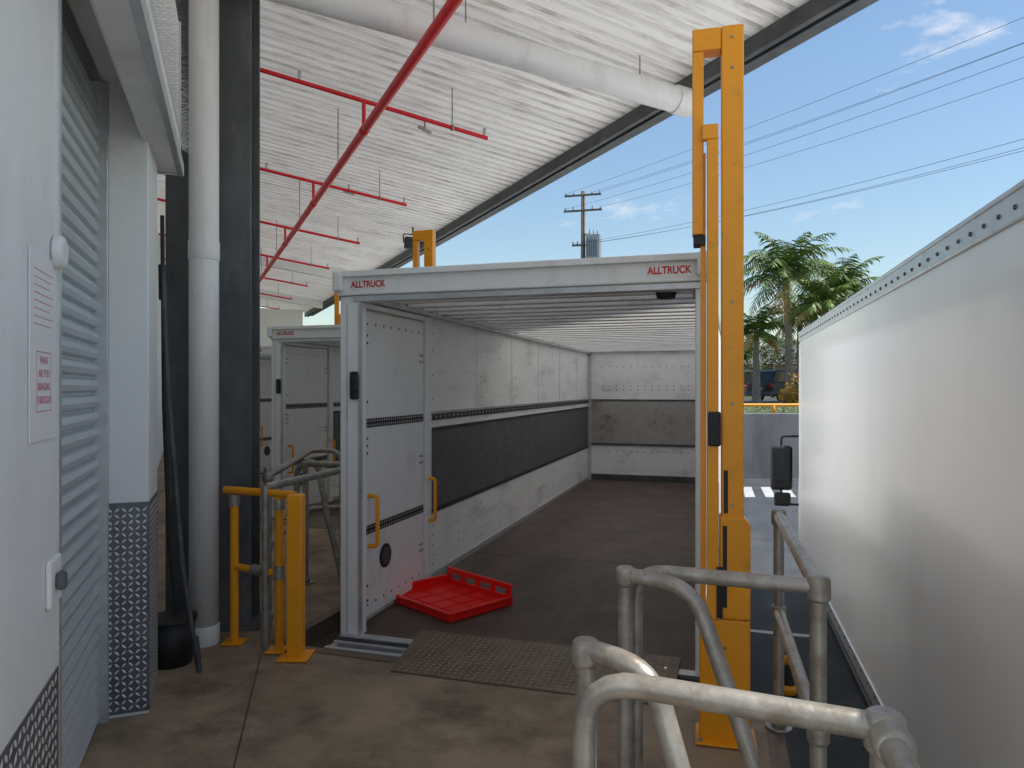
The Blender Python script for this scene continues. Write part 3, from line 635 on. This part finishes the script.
box("walls",-5,5,0,8,0,2.9,BRICK,h,0)
V=[(-5.6,-0.6,2.85),(5.6,-0.6,2.85),(5.6,8.6,2.85),(-5.6,8.6,2.85),(-3,4,4.7),(3,4,4.7)]
mesh_obj("roof",V,[(0,1,5,4),(1,2,5),(2,3,4,5),(3,0,4)],ROOFM,h)
boxes("window",[(-4,-2.4,-0.03,0.02,1.0,2.2),(1.4,3.4,-0.03,0.02,1.0,2.2)],GLASS,h)
boxes("window_frames",[(-4.08,-2.32,-0.02,0.0,0.92,1.0),(-4.08,-2.32,-0.02,0.0,2.2,2.28),(1.32,3.48,-0.02,0,0.92,1.0),(1.32,3.48,-0.02,0,2.2,2.28)],WHITE,h)
box("door",-0.5,0.45,-0.03,0.02,0,2.1,WHITE,h)
def suv(x,y,rz):
    c=empty("parked_car",(x,y,TZ+0.004),rz)
    body=[(0,0.35),(0,0.95),(0.08,1.05),(3.3,1.05),(4.4,0.92),(4.55,0.6),(4.5,0.32)]
    extrude_profile("body",body,-0.92,0.92,CARP,c,0.09,4)
    gh=[(0.12,1.0),(0.42,1.66),(0.7,1.74),(2.6,1.72),(3.45,1.0)]
    extrude_profile("cabin",gh,-0.78,0.78,CARP,c,0.08,4)
    mesh_obj("rear_glass",[(-0.62,0.17,1.1),(0.62,0.17,1.1),(0.58,0.385,1.58),(-0.58,0.385,1.58)],[(0,1,2,3)],GLASS,c)
    mesh_obj("windscreen",[(-0.66,3.34,1.12),(0.66,3.34,1.12),(0.6,2.74,1.64),(-0.6,2.74,1.64)],[(0,1,2,3)],GLASS,c)
    for s in (-1,1): mesh_obj("side_glass_%d"%s,[(s*0.784,0.55,1.1),(s*0.784,3.1,1.1),(s*0.784,2.55,1.6),(s*0.784,0.72,1.6)],[(0,1,2,3)],GLASS,c)
    for k,(a,b) in enumerate(((-0.82,0.85),(0.82,0.85),(-0.82,3.65),(0.82,3.65))): wheel("wheel_%d"%k,(a,b,0.36),0.36,0.22,c)
    boxes("tail_lamps",[(-0.9,-0.68,-0.03,0.05,0.82,1.0),(0.68,0.9,-0.03,0.05,0.82,1.0)],TAIL,c,0.02)
    box("number_plate",-0.26,0.26,-0.02,0.01,0.68,0.8,LINEW,c); box("bumper",-0.9,0.9,-0.08,0.1,0.35,0.58,GREYP,c,0.04)
    boxes("mirrors",[(-1.05,-0.9,2.75,2.9,1.05,1.2),(0.9,1.05,2.75,2.9,1.05,1.2)],CARP,c,0.03)
    boxes("headlamps",[(-0.85,-0.5,4.38,4.5,0.7,0.85),(0.5,0.85,4.38,4.5,0.7,0.85)],ALU,c,0.02)
suv(13.2,38.5,R(-62))
def pole(x,y,rz,tr=False):
    g=empty("power_pole",(x,y,TZ-0.1),rz); hh=13.7
    cyl("mast",(0,0,0),(0,0,hh),0.19,0.13,WOOD,g,14)
    for k,(z,w_) in enumerate(((hh-0.35,1.2),(hh-1.35,1.25),(hh-3.6,0.7))):
        box("crossarm_%d"%k,-w_,w_,-0.2,-0.1,z,z+0.12,WOOD,g,0.01)
        for j in (-0.92,-0.5,0.5,0.92): cyl("insulator_%d_%d"%(k,j*100),(j*w_,-0.15,z+0.12),(j*w_,-0.15,z+0.32),0.05,0.03,CERAM,g,10)
    if tr:
        box("transformer",0.25,1.15,-0.5,0.4,hh-4.5,hh-2.9,CERAM,g,0.05)
        boxes("transformer_fins",[(0.28+0.14*j,0.33+0.14*j,-0.62,-0.505,hh-4.3,hh-3.1) for j in range(6)],CERAM,g)
        box("transformer_bracket",0,0.5,-0.15,-0.05,hh-2.88,hh-2.8,DKSTEEL,g)
        for j in range(3): cyl("bushing_%d"%j,(0.45+0.25*j,-0.1,hh-2.9),(0.45+0.25*j,-0.1,hh-2.5),0.05,0.03,CERAM,g,8)
pA=(4.64,47.0); pB=(30.0,1.5)
pole(pA[0],pA[1],R(-15),True); pole(pB[0],pB[1],R(-15)) 
wg=empty("power_lines")
def wire(k,a,b,sag):
    pts=[]
    for i in range(33):
        t=i/32; p=Vector(a).lerp(Vector(b),t); p.z-=sag*4*t*(1-t); pts.append(p)
    pipe("wire_%d"%k,pts,0.008,WIRE,wg,0,1)
k=0
for z,w_ in ((13.4,1.2),(12.4,1.25),(10.1,0.7)):
    for j in (-0.92,0.5,0.92):
        dx,dy=j*w_*math.cos(R(-15)),j*w_*math.sin(R(-15))
        if z==12.4 and j==0.5: continue
        wire(k,(pA[0]+dx,pA[1]+dy,TZ+z+0.1),(pB[0]+dx*1.6,pB[1]+dy,TZ+z+0.1+(0.6 if j>0.6 else 0)),0.7+0.1*k); k+=1
wire(k,(pA[0],pA[1],TZ+9.3),(60,62,TZ+9.5),1.0)
wire(k+1,(18,60,TZ+8.0),(48,30,TZ+10.5),0.5)

# ------------------------------------------------------------ light
tosun=Vector((0.97,-0.24,0)).normalized(); EL=R(63)
ts=Vector((tosun.x*math.cos(EL),tosun.y*math.cos(EL),math.sin(EL)))
sl=bpy.data.lights.new("sun",'SUN'); sl.energy=5.0; sl.angle=R(0.5); sl.color=(1.0,0.95,0.86)
so=bpy.data.objects.new("sun",sl); so.rotation_euler=(-ts).to_track_quat('-Z','Y').to_euler(); so.location=(20,-10,20); COL.objects.link(so)
w=bpy.data.worlds.new("World"); scene.world=w; w.use_nodes=True
nt=w.node_tree;N=nt.nodes;Lk=nt.links
bg=N["Background"]; bg.inputs["Strength"].default_value=0.15
sky=N.new("ShaderNodeTexSky"); sky.sky_type='NISHITA'; sky.sun_disc=False; sky.sun_elevation=EL; sky.sun_rotation=math.atan2(tosun.x,tosun.y)
sky.air_density=1.5; sky.dust_density=0.4; sky.ozone_density=4.5
tc=N.new("ShaderNodeTexCoord"); mp=N.new("ShaderNodeMapping"); mp.inputs["Scale"].default_value=(2.2,2.2,6.0)
nz=N.new("ShaderNodeTexNoise"); nz.inputs["Scale"].default_value=2.4; nz.inputs["Detail"].default_value=7; nz.inputs["Roughness"].default_value=0.62
mr=N.new("ShaderNodeMapRange"); mr.inputs["From Min"].default_value=0.60; mr.inputs["From Max"].default_value=0.76; mr.inputs["To Max"].default_value=0.8
mx=N.new("ShaderNodeMix"); mx.data_type='RGBA'; mx.inputs["B"].default_value=(6.6,6.6,6.7,1)
Lk.new(tc.outputs["Generated"],mp.inputs["Vector"]); Lk.new(mp.outputs[0],nz.inputs["Vector"]); Lk.new(nz.outputs["Fac"],mr.inputs["Value"])
Lk.new(mr.outputs["Result"],mx.inputs["Factor"]); Lk.new(sky.outputs[0],mx.inputs["A"]); Lk.new(mx.outputs["Result"],bg.inputs["Color"])

# ------------------------------------------------------------ camera
cd=bpy.data.cameras.new("Camera"); cam=bpy.data.objects.new("Camera",cd); COL.objects.link(cam)
cam.location=(0,0,1.6); cam.rotation_euler=(R(90),0,0); cd.sensor_width=36; cd.lens=720/1024*36; cd.clip_start=0.05; cd.clip_end=6000; cd.shift_y=0.003
scene.camera=cam
scene.view_settings.view_transform='Standard'; scene.view_settings.look='None'; scene.view_settings.exposure=0
